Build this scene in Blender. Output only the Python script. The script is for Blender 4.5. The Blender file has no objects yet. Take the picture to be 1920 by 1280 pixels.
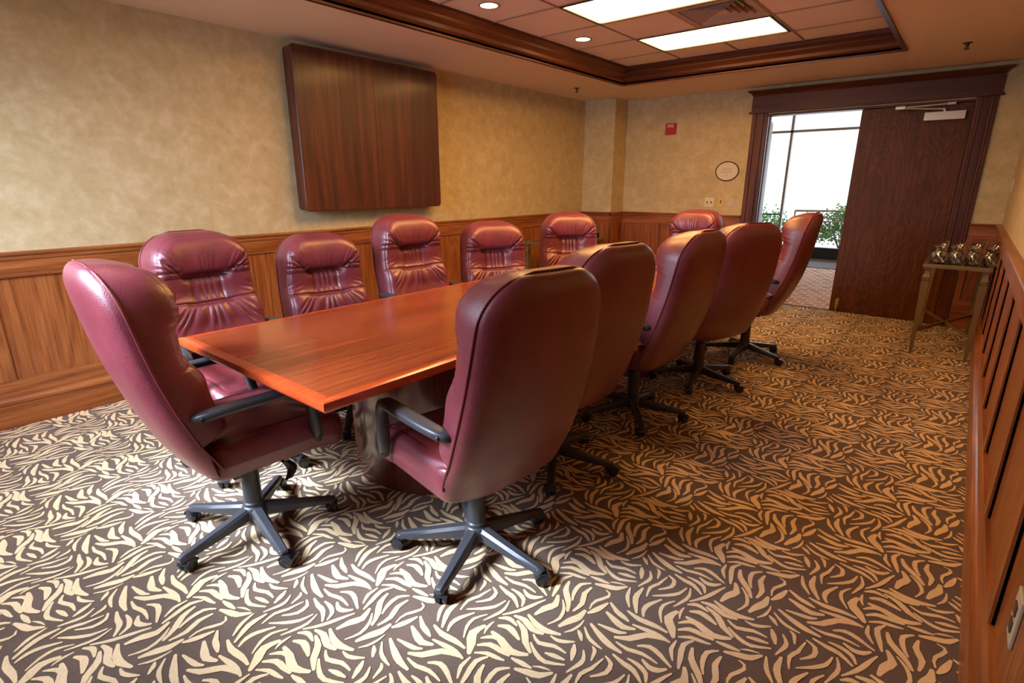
import bpy, math, random
import numpy as np
from mathutils import Vector, Matrix
PI = math.pi
R = math.radians
C = bpy.context.scene.collection
S = bpy.context.scene

# ------------------------------------------------------------ camera, world, big lights, exposure
cam_d = bpy.data.cameras.new('camera')
cam_d.sensor_width = 36
cam_d.lens = 1009.0 / 1920 * 36
cam_d.clip_start = 0.02
cam = bpy.data.objects.new('camera', cam_d)
C.objects.link(cam)
yaw, pitch, roll = R(39.697), R(16.362), R(-0.045)
fw = Vector((-math.sin(yaw) * math.cos(pitch), math.cos(yaw) * math.cos(pitch), -math.sin(pitch)))
rt = Vector((math.cos(yaw), math.sin(yaw), 0))
up = rt.cross(fw)
r2 = math.cos(roll) * rt + math.sin(roll) * up
u2 = -math.sin(roll) * rt + math.cos(roll) * up
M = Matrix((r2, u2, -fw)).transposed().to_4x4()
M.translation = Vector((0, 0, 1.34))
cam.matrix_world = M
S.camera = cam

world = bpy.data.worlds.new('world')
S.world = world
world.use_nodes = True
world.node_tree.nodes['Background'].inputs[0].default_value = (0.93, 0.96, 1.0, 1)
world.node_tree.nodes['Background'].inputs[1].default_value = 1.6

S.view_settings.view_transform = 'Standard'
S.view_settings.look = 'None'
S.view_settings.exposure = 0.0
S.view_settings.gamma = 1.0
S.view_settings.use_curve_mapping = False


def area_light(name, loc, rot, sx, sy, power, color, spread=PI):
    l = bpy.data.lights.new(name, 'AREA')
    l.shape = 'RECTANGLE'
    l.size = sx
    l.size_y = sy
    l.energy = power
    l.color = color
    l.spread = spread
    o = bpy.data.objects.new(name, l)
    o.location = loc
    o.rotation_euler = rot
    C.objects.link(o)
    return o


# daylight pouring in through the room window behind the camera, left
area_light('window_daylight', (-2.60, -0.62, 1.66), (R(90 - 44), 0, R(6)), 1.9, 1.0, 100, (0.68, 0.78, 1.0), R(128))
# soft low daylight beam that falls through the same window on to the carpet and the nearest chairs
sun_d = bpy.data.lights.new('hazy_sun', 'SUN')
sun_d.energy = 13.5
sun_d.angle = R(14)
sun_d.color = (0.74, 0.81, 1.0)
sun = bpy.data.objects.new('hazy_sun', sun_d)
sun.rotation_euler = Vector((math.sin(R(27)) * math.cos(R(42)), math.cos(R(27)) * math.cos(R(42)), -math.sin(R(42)))).to_track_quat('-Z', 'Y').to_euler()
C.objects.link(sun)
# daylight in the hall beyond the door
area_light('hall_daylight', (-2.2, 11.25, 1.5), (R(90), 0, R(180)), 5.5, 2.2, 90, (0.9, 0.95, 1.0))

WARM = (1.0, 0.60, 0.30, 1)

# ------------------------------------------------------------ materials
def mat(name):
    m = bpy.data.materials.new(name)
    m.use_nodes = True
    nt = m.node_tree
    return m, nt, nt.nodes['Principled BSDF']


def N(nt, typ, **kw):
    n = nt.nodes.new(typ)
    for k, v in kw.items():
        if k.startswith('i_'):
            n.inputs[int(k[2:])].default_value = v
        else:
            setattr(n, k, v)
    return n


def ramp(nt, fac, stops):
    r = nt.nodes.new('ShaderNodeValToRGB')
    el = r.color_ramp.elements
    el[0].position, el[0].color = stops[0][0], (*stops[0][1], 1)
    el[1].position, el[1].color = stops[-1][0], (*stops[-1][1], 1)
    for p, c in stops[1:-1]:
        e = el.new(p)
        e.color = (*c, 1)
    nt.links.new(fac, r.inputs[0])
    return r.outputs[0]


def coords(nt, scale=(1, 1, 1), rot=(0, 0, 0)):
    tc = nt.nodes.new('ShaderNodeTexCoord')
    mp = nt.nodes.new('ShaderNodeMapping')
    mp.inputs['Scale'].default_value = scale
    mp.inputs['Rotation'].default_value = rot
    nt.links.new(tc.outputs['Object'], mp.inputs[0])
    return mp.outputs[0]


def noise(nt, vec, scale, detail=3, rough=.5, dist=0):
    n = nt.nodes.new('ShaderNodeTexNoise')
    n.inputs['Scale'].default_value = scale
    n.inputs['Detail'].default_value = detail
    n.inputs['Roughness'].default_value = rough
    n.inputs['Distortion'].default_value = dist
    nt.links.new(vec, n.inputs['Vector'])
    return n.outputs['Fac']


def bump(nt, b, h, strength, dist=.01):
    n = nt.nodes.new('ShaderNodeBump')
    n.inputs['Strength'].default_value = strength
    n.inputs['Distance'].default_value = dist
    nt.links.new(h, n.inputs['Height'])
    nt.links.new(n.outputs[0], b.inputs['Normal'])


def plain(name, col, rough=.5, metal=0.0, spec=.5, coat=0, bumpn=None):
    m, nt, b = mat(name)
    b.inputs['Base Color'].default_value = (*col, 1)
    b.inputs['Roughness'].default_value = rough
    b.inputs['Metallic'].default_value = metal
    b.inputs['Specular IOR Level'].default_value = spec
    b.inputs['Coat Weight'].default_value = coat
    v = coords(nt)
    n = noise(nt, v, 60, 3)
    r = N(nt, 'ShaderNodeMapRange')
    r.inputs['To Min'].default_value = max(0, rough - .05)
    r.inputs['To Max'].default_value = min(1, rough + .08)
    nt.links.new(n, r.inputs['Value'])
    nt.links.new(r.outputs[0], b.inputs['Roughness'])
    if bumpn:
        bump(nt, b, noise(nt, v, bumpn[0], 2), bumpn[1], .002)
    return m


def wood(name, dark, mid, light, axis=2, rough=.35, across=1.0, figure=1.0, coat=.15, fine=1.0, bands=5.0, bmp=.12, spec=.5, stretch=.07, fig=.13):
    """axis = grain direction in object space"""
    m, nt, b = mat(name)
    st = [1.0, 1.0, 1.0]
    st[axis] = stretch
    v = coords(nt, tuple(s * across for s in st))
    big = noise(nt, v, 3.0, 3, .5, .6)
    w = N(nt, 'ShaderNodeMath', operation='MULTIPLY')
    w.inputs[1].default_value = bands * 6.28 * figure
    nt.links.new(big, w.inputs[0])
    sn = N(nt, 'ShaderNodeMath', operation='SINE')
    nt.links.new(w.outputs[0], sn.inputs[0])
    s2 = [70.0 * fine] * 3
    s2[axis] = 2.2 * fine
    v2 = coords(nt, tuple(s2))
    fin = noise(nt, v2, 1.0, 4, .65)
    s3 = [260.0 * fine] * 3
    s3[axis] = 12.0
    v3 = coords(nt, tuple(s3))
    pore = noise(nt, v3, 1.0, 2, .5)
    a = N(nt, 'ShaderNodeMath', operation='MULTIPLY_ADD')
    a.inputs[1].default_value = fig
    nt.links.new(sn.outputs[0], a.inputs[0])
    nt.links.new(fin, a.inputs[2])
    a2 = N(nt, 'ShaderNodeMath', operation='MULTIPLY_ADD')
    a2.inputs[1].default_value = .35
    nt.links.new(pore, a2.inputs[0])
    nt.links.new(a.outputs[0], a2.inputs[2])
    col = ramp(nt, a2.outputs[0], [(.42, dark), (.66, mid), (.92, light)])
    nt.links.new(col, b.inputs['Base Color'])
    b.inputs['Roughness'].default_value = rough
    b.inputs['Coat Weight'].default_value = coat
    b.inputs['Coat Roughness'].default_value = .15
    b.inputs['Specular IOR Level'].default_value = spec
    bump(nt, b, a2.outputs[0], bmp, .002)
    return m


OAK = dict(dark=(.15, .040, .008), mid=(.26, .076, .016), light=(.37, .125, .032))
m_oak = {a: wood('honey_oak_%s' % 'xyz'[a], axis=a, rough=.38, **(dict(bands=15, stretch=.14, fig=.10) if a == 2 else dict(bands=7)), **OAK) for a in (0, 1, 2)}
m_trim = {a: wood('dark_oak_%s' % 'xyz'[a], (.048, .012, .004), (.092, .024, .007), (.14, .042, .012), axis=a, rough=.45, coat=0, spec=.3)
          for a in (0, 1, 2)}
m_door = wood('walnut_door', (.045, .012, .004), (.080, .022, .006), (.125, .038, .011), axis=2, rough=.5, bands=22, across=1.0, coat=0, spec=.25, stretch=.30, fig=.10)
m_table = wood('cherry_veneer', (.20, .040, .012), (.30, .062, .017), (.39, .090, .026), axis=1, rough=.2, coat=.3, bands=1.5, fine=.6, bmp=.03)
m_edge = wood('cherry_edge', (.38, .050, .012), (.48, .070, .015), (.55, .09, .02), axis=1, rough=.22, coat=.35, bands=1)
m_drum = wood('mahogany_drum', (.055, .016, .012), (.10, .030, .020), (.16, .05, .03), axis=2, rough=.16, coat=.6, bands=.6, bmp=.02)
m_cab = wood('mahogany_cabinet', (.038, .008, .005), (.070, .015, .007), (.125, .028, .011), axis=2, rough=.42, bands=6, fine=.45)


def mk_paper():
    m, nt, b = mat('mottled_wallpaper')
    v = coords(nt)
    a = noise(nt, v, 9.0, 5, .6, .3)
    c = noise(nt, v, 24.0, 4, .6)
    mx = N(nt, 'ShaderNodeMath', operation='MULTIPLY_ADD')
    mx.inputs[1].default_value = .5
    nt.links.new(c, mx.inputs[0])
    nt.links.new(a, mx.inputs[2])
    col = ramp(nt, mx.outputs[0], [(.50, (.44, .350, .18)), (.75, (.51, .415, .23)), (1.0, (.60, .505, .32))])
    nt.links.new(col, b.inputs['Base Color'])
    b.inputs['Roughness'].default_value = .7
    b.inputs['Specular IOR Level'].default_value = .3
    bump(nt, b, c, .1, .002)
    return m


m_paper = mk_paper()


def mk_plaster(name, col):
    m, nt, b = mat(name)
    v = coords(nt)
    c = noise(nt, v, 90.0, 3, .6)
    k = ramp(nt, c, [(.3, tuple(x * .95 for x in col)), (.7, col)])
    nt.links.new(k, b.inputs['Base Color'])
    b.inputs['Roughness'].default_value = .85
    bump(nt, b, c, .15, .002)
    return m


m_ceil = mk_plaster('ceiling_paint', (.77, .62, .47))
m_tile = mk_plaster('acoustic_tile', (.86, .76, .68))
m_hallwall = mk_plaster('hall_paint', (.62, .56, .44))


def mk_carpet(name, c0, c1, fiber=420):
    m, nt, b = mat(name)
    v = coords(nt)
    n = noise(nt, v, fiber, 2, .6)
    n2 = noise(nt, v, 6, 3, .6)
    a = N(nt, 'ShaderNodeMath', operation='MULTIPLY_ADD')
    a.inputs[1].default_value = .25
    nt.links.new(n2, a.inputs[0])
    nt.links.new(n, a.inputs[2])
    col = ramp(nt, a.outputs[0], [(.38, c0), (.85, c1)])
    nt.links.new(col, b.inputs['Base Color'])
    b.inputs['Roughness'].default_value = .95
    b.inputs['Specular IOR Level'].default_value = .1
    b.inputs['Sheen Weight'].default_value = .15
    bump(nt, b, n, .6, .004)
    return m


m_pile = mk_carpet('carpet_ground', (.070, .042, .028), (.185, .125, .085))
m_leaf = mk_carpet('carpet_leaf', (.62, .44, .230), (.90, .68, .390))


def mk_hallcarpet():
    m, nt, b = mat('hall_carpet')
    v = coords(nt, (1, 1, 1))
    ck = N(nt, 'ShaderNodeTexBrick')
    ck.offset = .5
    ck.inputs['Color1'].default_value = (.50, .28, .20, 1)
    ck.inputs['Color2'].default_value = (.20, .105, .085, 1)
    ck.inputs['Mortar'].default_value = (.62, .40, .30, 1)
    ck.inputs['Scale'].default_value = 4.2
    ck.inputs['Mortar Size'].default_value = .07
    ck.inputs['Brick Width'].default_value = .55
    ck.inputs['Row Height'].default_value = .5
    ck.inputs['Bias'].default_value = 0
    nt.links.new(v, ck.inputs['Vector'])
    nt.links.new(ck.outputs['Color'], b.inputs['Base Color'])
    b.inputs['Roughness'].default_value = .95
    bump(nt, b, noise(nt, v, 300, 2), .4, .003)
    return m


m_hcarpet = mk_hallcarpet()


def mk_leather():
    m, nt, b = mat('burgundy_leather')
    v = coords(nt)
    vo = N(nt, 'ShaderNodeTexVoronoi')
    vo.inputs['Scale'].default_value = 330
    nt.links.new(v, vo.inputs['Vector'])
    n2 = noise(nt, v, 5, 4, .6)
    col = ramp(nt, n2, [(.3, (.140, .023, .032)), (.7, (.215, .038, .054))])
    nt.links.new(col, b.inputs['Base Color'])
    b.inputs['Roughness'].default_value = .38
    b.inputs['Specular IOR Level'].default_value = .55
    b.inputs['Coat Weight'].default_value = .5
    b.inputs['Coat Roughness'].default_value = .30
    mx = N(nt, 'ShaderNodeMath', operation='MULTIPLY_ADD')
    mx.inputs[1].default_value = 2.0
    n3 = noise(nt, v, 28, 4, .6, .5)
    nt.links.new(n3, mx.inputs[0])
    nt.links.new(vo.outputs['Distance'], mx.inputs[2])
    bump(nt, b, mx.outputs[0], .18, .0035)
    return m


m_leather = mk_leather()
m_pipe = plain('leather_piping', (.16, .022, .028), .4, spec=.5)
m_plastic = plain('charcoal_plastic', (.040, .043, .050), .38, spec=.5, bumpn=(500, .1))
m_black = plain('black_plastic', (.008, .008, .009), .18)
m_caster = plain('caster_black', (.018, .02, .026), .28)
m_steel = plain('satin_steel', (.35, .35, .36), .3, 1.0)
m_alu = plain('brushed_closer', (.55, .52, .45), .35, .3)
m_brass = plain('brass', (.75, .50, .17), .25, 1.0)
m_gold = plain('antique_gold_metal', (.27, .19, .085), .42, .75)
m_dglass = plain('dark_glass_top', (.012, .012, .014), .06, spec=.8)
m_white = plain('ivory_plate', (.66, .58, .40), .5)
m_ivory = plain('pale_plate', (.52, .47, .33), .5)
m_brassplate = plain('gold_plate', (.62, .42, .12), .45, .2)
m_red = plain('red_plate', (.42, .012, .012), .5)
m_signface = plain('sign_face', (.62, .56, .42), .6)
m_signtext = plain('sign_lettering', (.34, .33, .27), .6)
m_bronze = plain('bronze_frame', (.07, .045, .022), .4, .6)
m_wtxt = plain('white_letters', (.8, .75, .7), .5)
m_winframe = plain('dark_window_frame', (.012, .013, .016), .4)
m_mull = plain('window_mullion', (.30, .26, .24), .5)
m_weather = plain('door_edge_metal', (.25, .26, .30), .3, .8)
m_concrete = mk_plaster('pavement', (.75, .73, .70))
m_grid = plain('ceiling_grid', (.34, .25, .18), .6)
m_vent = plain('vent_paint', (.46, .35, .26), .55)
m_ventdark = plain('vent_cavity', (.05, .03, .02), .8)
m_leafg = plain('shrub_leaves', (.07, .20, .04), .6)
m_rubber = plain('dark_mat', (.10, .09, .10), .9)
m_slot = plain('plate_slots', (.08, .05, .03), .6)


def mk_glass(name, tint=(1, 1, 1), rough=0.0, ior=1.45):
    m, nt, b = mat(name)
    b.inputs['Base Color'].default_value = (*tint, 1)
    b.inputs['Transmission Weight'].default_value = 1
    b.inputs['Roughness'].default_value = rough
    b.inputs['IOR'].default_value = ior
    return m




def mk_pane():
    m = bpy.data.materials.new('window_pane')
    m.use_nodes = True
    nt = m.node_tree
    nt.nodes.clear()
    o = nt.nodes.new('ShaderNodeOutputMaterial')
    t = nt.nodes.new('ShaderNodeBsdfTransparent')
    t.inputs[0].default_value = (.96, .97, .97, 1)
    g = nt.nodes.new('ShaderNodeBsdfGlossy')
    g.inputs['Roughness'].default_value = .02
    mx = nt.nodes.new('ShaderNodeMixShader')
    mx.inputs[0].default_value = .05
    nt.links.new(t.outputs[0], mx.inputs[1])
    nt.links.new(g.outputs[0], mx.inputs[2])
    nt.links.new(mx.outputs[0], o.inputs[0])
    return m


m_pane = mk_pane()


def mk_thin_glass():
    m = bpy.data.materials.new('clear_glass')
    m.use_nodes = True
    nt = m.node_tree
    nt.nodes.clear()
    o = nt.nodes.new('ShaderNodeOutputMaterial')
    t = nt.nodes.new('ShaderNodeBsdfTransparent')
    t.inputs[0].default_value = (.90, .91, .90, 1)
    g = nt.nodes.new('ShaderNodeBsdfGlossy')
    g.inputs['Roughness'].default_value = .04
    lw = nt.nodes.new('ShaderNodeLayerWeight')
    lw.inputs['Blend'].default_value = .32
    mr = nt.nodes.new('ShaderNodeMapRange')
    mr.inputs['To Min'].default_value = .07
    mr.inputs['To Max'].default_value = .75
    nt.links.new(lw.outputs['Facing'], mr.inputs['Value'])
    mx = nt.nodes.new('ShaderNodeMixShader')
    nt.links.new(mr.outputs[0], mx.inputs[0])
    nt.links.new(t.outputs[0], mx.inputs[1])
    nt.links.new(g.outputs[0], mx.inputs[2])
    nt.links.new(mx.outputs[0], o.inputs[0])
    return m


m_glass = mk_thin_glass()


def mk_emit(name, col, st, pattern=False):
    m, nt, b = mat(name)
    b.inputs['Base Color'].default_value = (.8, .8, .8, 1)
    b.inputs['Emission Color'].default_value = col
    b.inputs['Emission Strength'].default_value = st
    if pattern:
        v = coords(nt, (1, 1, 1))
        w = N(nt, 'ShaderNodeTexWave')
        w.bands_direction = 'Y'
        w.inputs['Scale'].default_value = 5.0
        w.inputs['Distortion'].default_value = 0
        nt.links.new(v, w.inputs['Vector'])
        r = N(nt, 'ShaderNodeMapRange')
        r.inputs['To Min'].default_value = st * .75
        r.inputs['To Max'].default_value = st * 1.2
        nt.links.new(w.outputs['Fac'], r.inputs['Value'])
        nt.links.new(r.outputs[0], b.inputs['Emission Strength'])
    return m


m_troffer = mk_emit('troffer_diffuser', (1.0, .52, .165, 1), 23.5, True)
m_canlight = mk_emit('downlight_lamp', (1.0, .66, .34, 1), 50.0)


# ------------------------------------------------------------ mesh helpers
class MB:
    def __init__(self):
        self.v, self.f, self.m = [], [], []

    def add(self, verts, faces, mi=0):
        k = len(self.v)
        self.v += [tuple(map(float, p)) for p in verts]
        self.f += [tuple(i + k for i in f) for f in faces]
        self.m += [mi] * len(faces)
        return self

    def box(self, x0, x1, y0, y1, z0, z1, mi=0, T=None):
        p = [(x, y, z) for z in (z0, z1) for y in (y0, y1) for x in (x0, x1)]
        if T is not None:
            p = [T @ Vector(q) for q in p]
        return self.add(p, [(0, 2, 3, 1), (4, 5, 7, 6), (0, 1, 5, 4), (2, 6, 7, 3), (0, 4, 6, 2), (1, 3, 7, 5)], mi)

    def lathe(self, prof, n=24, T=None, mi=0, cap=True):
        vs, fs = [], []
        m = len(prof)
        for r, z in prof:
            for i in range(n):
                a = 2 * PI * i / n
                vs.append(Vector((r * math.cos(a), r * math.sin(a), z)))
        for j in range(m - 1):
            for i in range(n):
                fs.append((j * n + i, j * n + (i + 1) % n, (j + 1) * n + (i + 1) % n, (j + 1) * n + i))
        if cap:
            fs.append(tuple(reversed(range(n))))
            fs.append(tuple((m - 1) * n + i for i in range(n)))
        if T is not None:
            vs = [T @ p for p in vs]
        return self.add(vs, fs, mi)

    def cyl(self, a, b, r, n=16, mi=0, r1=None):
        a, b = Vector(a), Vector(b)
        d = b - a
        T = Matrix.Translation(a) @ d.to_track_quat('Z', 'Y').to_matrix().to_4x4()
        L = d.length
        r1 = r if r1 is None else r1
        e = min(r, r1) * .12
        return self.lathe([(r - e, 0), (r, e), (r1, L - e), (r1 - e, L)], n, T, mi)

    def tube(self, pts, r, n=8, mi=0, closed=False):
        pts = [Vector(p) for p in pts]
        m = len(pts)
        vs, fs = [], []
        prev = None
        for i, p in enumerate(pts):
            if closed:
                t = pts[(i + 1) % m] - pts[i - 1]
            else:
                t = pts[min(i + 1, m - 1)] - pts[max(i - 1, 0)]
            t.normalize()
            if prev is None:
                u = t.orthogonal().normalized()
            else:
                u = (prev - t * prev.dot(t)).normalized()
            prev = u
            w = t.cross(u)
            for k in range(n):
                a = 2 * PI * k / n
                vs.append(p + (u * math.cos(a) + w * math.sin(a)) * r)
        for i in range(m if closed else m - 1):
            j = (i + 1) % m
            for k in range(n):
                fs.append((i * n + k, i * n + (k + 1) % n, j * n + (k + 1) % n, j * n + k))
        if not closed:
            fs.append(tuple(reversed(range(n))))
            fs.append(tuple((m - 1) * n + k for k in range(n)))
        return self.add(vs, fs, mi)

    def sweep(self, rings, mi=0, cap=True):
        n = len(rings[0])
        vs = [p for r in rings for p in r]
        fs = []
        for i in range(len(rings) - 1):
            for k in range(n):
                fs.append((i * n + k, i * n + (k + 1) % n, (i + 1) * n + (k + 1) % n, (i + 1) * n + k))
        if cap:
            fs.append(tuple(reversed(range(n))))
            fs.append(tuple((len(rings) - 1) * n + k for k in range(n)))
        return self.add(vs, fs, mi)

    def build(self, name, mats, parent=None, smooth=False, bevel=0, loc=None):
        me = bpy.data.meshes.new(name)
        me.from_pydata(self.v, [], self.f)
        if not isinstance(mats, (list, tuple)):
            mats = [mats]
        for m in mats:
            me.materials.append(m)
        me.polygons.foreach_set('material_index', self.m)
        if smooth:
            me.polygons.foreach_set('use_smooth', [True] * len(self.f))
        me.update()
        o = bpy.data.objects.new(name, me)
        C.objects.link(o)
        if parent is not None:
            o.parent = parent
        if loc is not None:
            o.location = loc
        if bevel:
            b = o.modifiers.new('bevel', 'BEVEL')
            b.width = bevel
            b.segments = 2
            b.limit_method = 'ANGLE'
            b.angle_limit = R(40)
            me.polygons.foreach_set('use_smooth', [True] * len(self.f))
            w = o.modifiers.new('wn', 'WEIGHTED_NORMAL')
            w.keep_sharp = True
        elif smooth == 'auto':
            sharp_by_angle(me, R(38))
        return o


def sharp_by_angle(me, ang):
    import bmesh
    bm = bmesh.new()
    bm.from_mesh(me)
    for e in bm.edges:
        e.smooth = not (len(e.link_faces) == 2 and e.calc_face_angle(0) > ang)
    bm.to_mesh(me)
    bm.free()


def tag(o, label=None, cat=None, group=None, kind=None):
    if label: o['label'] = label
    if cat: o['category'] = cat
    if group: o['group'] = group
    if kind: o['kind'] = kind
    return o


def empty(name, loc, rz=0):
    o = bpy.data.objects.new(name, None)
    o.empty_display_size = .1
    C.objects.link(o)
    o.location = loc
    o.rotation_euler = (0, 0, rz)
    return o


def copy_tree(o, parent=None):
    c = o.copy()
    C.objects.link(c)
    c.parent = parent
    for ch in list(o.children):
        copy_tree(ch, c)
    return c


def struct(o, label=None):
    o['kind'] = 'structure'
    if label: o['label'] = label
    return o


# ------------------------------------------------------------ room dimensions
XL, XR, YB, YF, ZC = -4.012, 0.238, 6.618, -0.45, 2.339
ZR = 0.984
TX0, TX1, TY0, TY1, ZT = -3.06, -0.633, 0.35, 5.528, 2.488
DX0, DX1, DZ = -1.885, -0.140, 2.040
CHX, CHY = -3.577, 6.300      # boxed-out corner chase
STROKES = [[22,24,43,42,32,59,22,73,18,87,15,98,12,108,9],
 [28,34,442,53,435,72,428,89,423,105,421,122,428,138,437],
 [19,39,381,59,384,78,387,93,390,105,393,115,399,124,406],
 [26,20,368,45,356,69,346,88,339,107,334,127,332,148,331],
 [15,12,344,27,330,42,318,56,312,70,309,83,307,96,306],
 [16,3,320,8,317,13,313,18,310,23,304,29,298,34,293],
 [26,104,369,123,380,141,392,158,415,176,438,203,450,232,459],
 [21,124,6,147,10,169,14,191,17,211,18,228,17,243,15],
 [24,85,47,107,42,129,39,153,42,177,46,199,47,221,46],
 [17,117,356,137,354,157,354,177,361,198,367,222,367,246,364],
 [20,174,384,188,396,204,404,221,403,240,397,261,387,283,377],
 [21,132,310,153,305,173,301,190,301,205,298,224,287,242,273],
 [18,172,325,187,326,203,325,220,321,235,313,243,300,249,286],
 [22,207,349,221,342,234,337,246,338,257,343,267,352,276,364],
 [14,71,296,76,293,81,290,85,284,88,274,91,262,94,250],
 [17,118,290,132,285,144,277,149,260,148,241,136,222,120,203],
 [15,118,278,113,252,109,228,100,209,94,191,97,169,103,146],
 [16,57,267,67,253,74,239,75,226,72,212,66,193,60,172],
 [16,192,270,188,248,182,228,170,211,155,194,137,178,118,161],
 [14,202,278,209,258,213,238,211,218,205,199,199,180,192,161],
 [17,293,358,283,335,274,311,265,287,254,263,240,240,224,217],
 [16,41,148,45,133,49,117,54,103,62,90,72,77,81,65],
 [23,76,174,76,154,75,135,78,116,87,96,99,76,111,57],
 [19,148,165,137,143,127,122,122,104,122,87,127,72,135,58],
 [14,185,186,173,166,164,146,164,127,169,108,179,90,191,72],
 [35,210,148,203,125,200,104,210,86,224,71,234,55,244,40],
 [12,221,178,220,168,220,159,220,150,222,141,225,133,229,124],
 [16,233,104,240,113,248,122,256,129,263,132,271,132,278,133],
 [22,243,78,256,92,270,103,289,107,308,107,325,108,342,110],
 [17,255,52,270,64,285,74,301,78,316,81,329,84,341,88],
 [31,242,144,263,142,285,138,310,129,336,125,359,134,381,148],
 [25,242,174,255,183,269,190,284,189,299,185,313,180,327,174],
 [19,224,199,233,207,241,214,251,218,263,218,275,215,288,212],
 [26,277,228,298,221,317,212,333,196,348,179,366,168,384,158],
 [26,256,239,274,244,292,246,313,239,334,232,353,234,371,239],
 [27,288,271,311,262,333,255,353,253,372,255,392,262,413,271],
 [15,256,477,256,464,256,450,257,437,263,425,270,413,277,402],
 [20,296,67,286,51,279,34,283,7,291,-19,296,-39,301,-56],
 [25,305,482,310,461,318,441,334,423,352,405,366,385,377,364],
 [18,369,79,355,66,344,51,343,29,347,7,354,-12,363,-29],
 [22,382,63,379,43,378,23,387,1,396,-21,395,-44,391,-67],
 [30,313,402,323,382,330,362,323,344,313,325,308,305,304,285],
 [14,337,395,350,381,362,366,371,345,375,322,369,300,359,278],
 [30,420,404,420,385,419,367,412,350,404,333,397,314,391,295],
 [11,439,366,440,351,439,336,436,321,431,307,424,296,418,286],
 [14,426,85,443,79,447,64,437,42,425,21,422,-1,427,-24],
 [23,-11,399,-5,409,0,420,5,432,10,447,14,462,18,478],
 [19,351,109,362,110,373,112,384,114,395,115,406,117,417,119],
 [9,417,126,424,131,430,135,438,139,446,142,455,145,464,147],
 [26,382,86,399,93,416,100,434,106,450,114,462,128,474,144],
 [18,349,218,365,208,381,203,402,212,424,223,445,225,465,224],
 [18,361,188,379,176,398,166,416,160,436,160,460,172,486,188],
 [16,393,248,405,247,417,247,428,251,440,258,451,267,462,276],
 [18,-26,186,-17,189,-8,192,1,195,11,197,22,200,32,202],
 [20,24,267,29,259,33,251,37,242,41,233,45,224,49,214]]
# ------------------------------------------------------------ patterned carpet floor
def carpet():
    T = .443
    rnd = random.Random(3)
    b = MB()
    b.add([(XL, YF, 0), (XR, YF, 0), (XR, YB + .05, 0), (XL, YB + .05, 0)], [(0, 1, 2, 3)], 0)
    shapes = []
    for s in STROKES:
        w = s[0] / 1000
        P = np.array(s[1:], float).reshape(-1, 2) / 1000
        n = len(P)
        tan = np.gradient(P, axis=0)
        tan /= np.maximum(np.linalg.norm(tan, axis=1), 1e-6)[:, None]
        nr = np.stack([-tan[:, 1], tan[:, 0]], 1)
        L = [P[0] - tan[0] * w * .12]
        Rr = []
        for i in range(n):
            t = i / (n - 1)
            h = w * .43 * max(.22, math.sin(PI * min(max(t, .04), .96))) ** .6
            L.append(P[i] + nr[i] * h)
            Rr.append(P[i] - nr[i] * h)
        L.append(P[-1] + tan[-1] * w * .12)
        shapes.append((np.array(L), np.array(Rr), n))
    x0, y0 = -.713, 1.300
    i0, i1 = int((XL - x0) / T) - 2, int((XR - x0) / T) + 2
    j0, j1 = int((YF - y0) / T) - 2, int((YB - y0) / T) + 2
    z = .0015
    vs, fs = [], []
    for i in range(i0, i1):
        for j in range(j0, j1):
            for L, Rr, n in shapes:
                o = np.array([x0 + i * T, y0 + j * T])
                l, r = L + o, Rr + o
                mn = np.minimum(l.min(0), r.min(0))
                mx = np.maximum(l.max(0), r.max(0))
                if mn[0] < XL + .01 or mx[0] > XR - .01 or mn[1] < YF + .01 or mx[1] > YB + .04:
                    if mx[0] < XL + .02 or mn[0] > XR - .02 or mx[1] < YF + .02 or mn[1] > YB + .03:
                        continue
                    l = np.clip(l, [XL + .001, YF + .001], [XR - .001, YB + .049])
                    r = np.clip(r, [XL + .001, YF + .001], [XR - .001, YB + .049])
                k = len(vs)
                z = .0010 + .0012 * ((k * 7919) % 97) / 97
                for p in l: vs.append((p[0], p[1], z))
                for p in r: vs.append((p[0], p[1], z))
                m = n + 2
                fs.append((k, k + m, k + 1))
                for q in range(1, n):
                    fs.append((k + q, k + m + q - 1, k + m + q, k + q + 1))
                fs.append((k + n, k + m + n - 1, k + n + 1))
    b.add(vs, fs, 1)
    o = b.build('floor', [m_pile, m_leaf])
    struct(o)


carpet()

# ------------------------------------------------------------ walls
def wallbox(name, x0, x1, y0, y1, z0, z1, m):
    return struct(MB().box(x0, x1, y0, y1, z0, z1).build(name, m))


wallbox('wall_left', XL - .12, XL, YF - .15, YB + .15, 0, 2.80, m_paper)
wallbox('wall_right', XR, XR + .12, YF - .15, YB + .15, 0, 2.80, m_paper)
b = MB()
b.box(XL, DX0 - .02, YB, YB + .14, 0, 2.80)
b.box(DX1 + .02, XR, YB, YB + .14, 0, 2.80)
b.box(DX0 - .02, DX1 + .02, YB, YB + .14, DZ + .02, 2.80)
b.box(XL, CHX, CHY, YB, 0, ZC)
struct(b.build('wall_back', m_paper))
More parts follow.
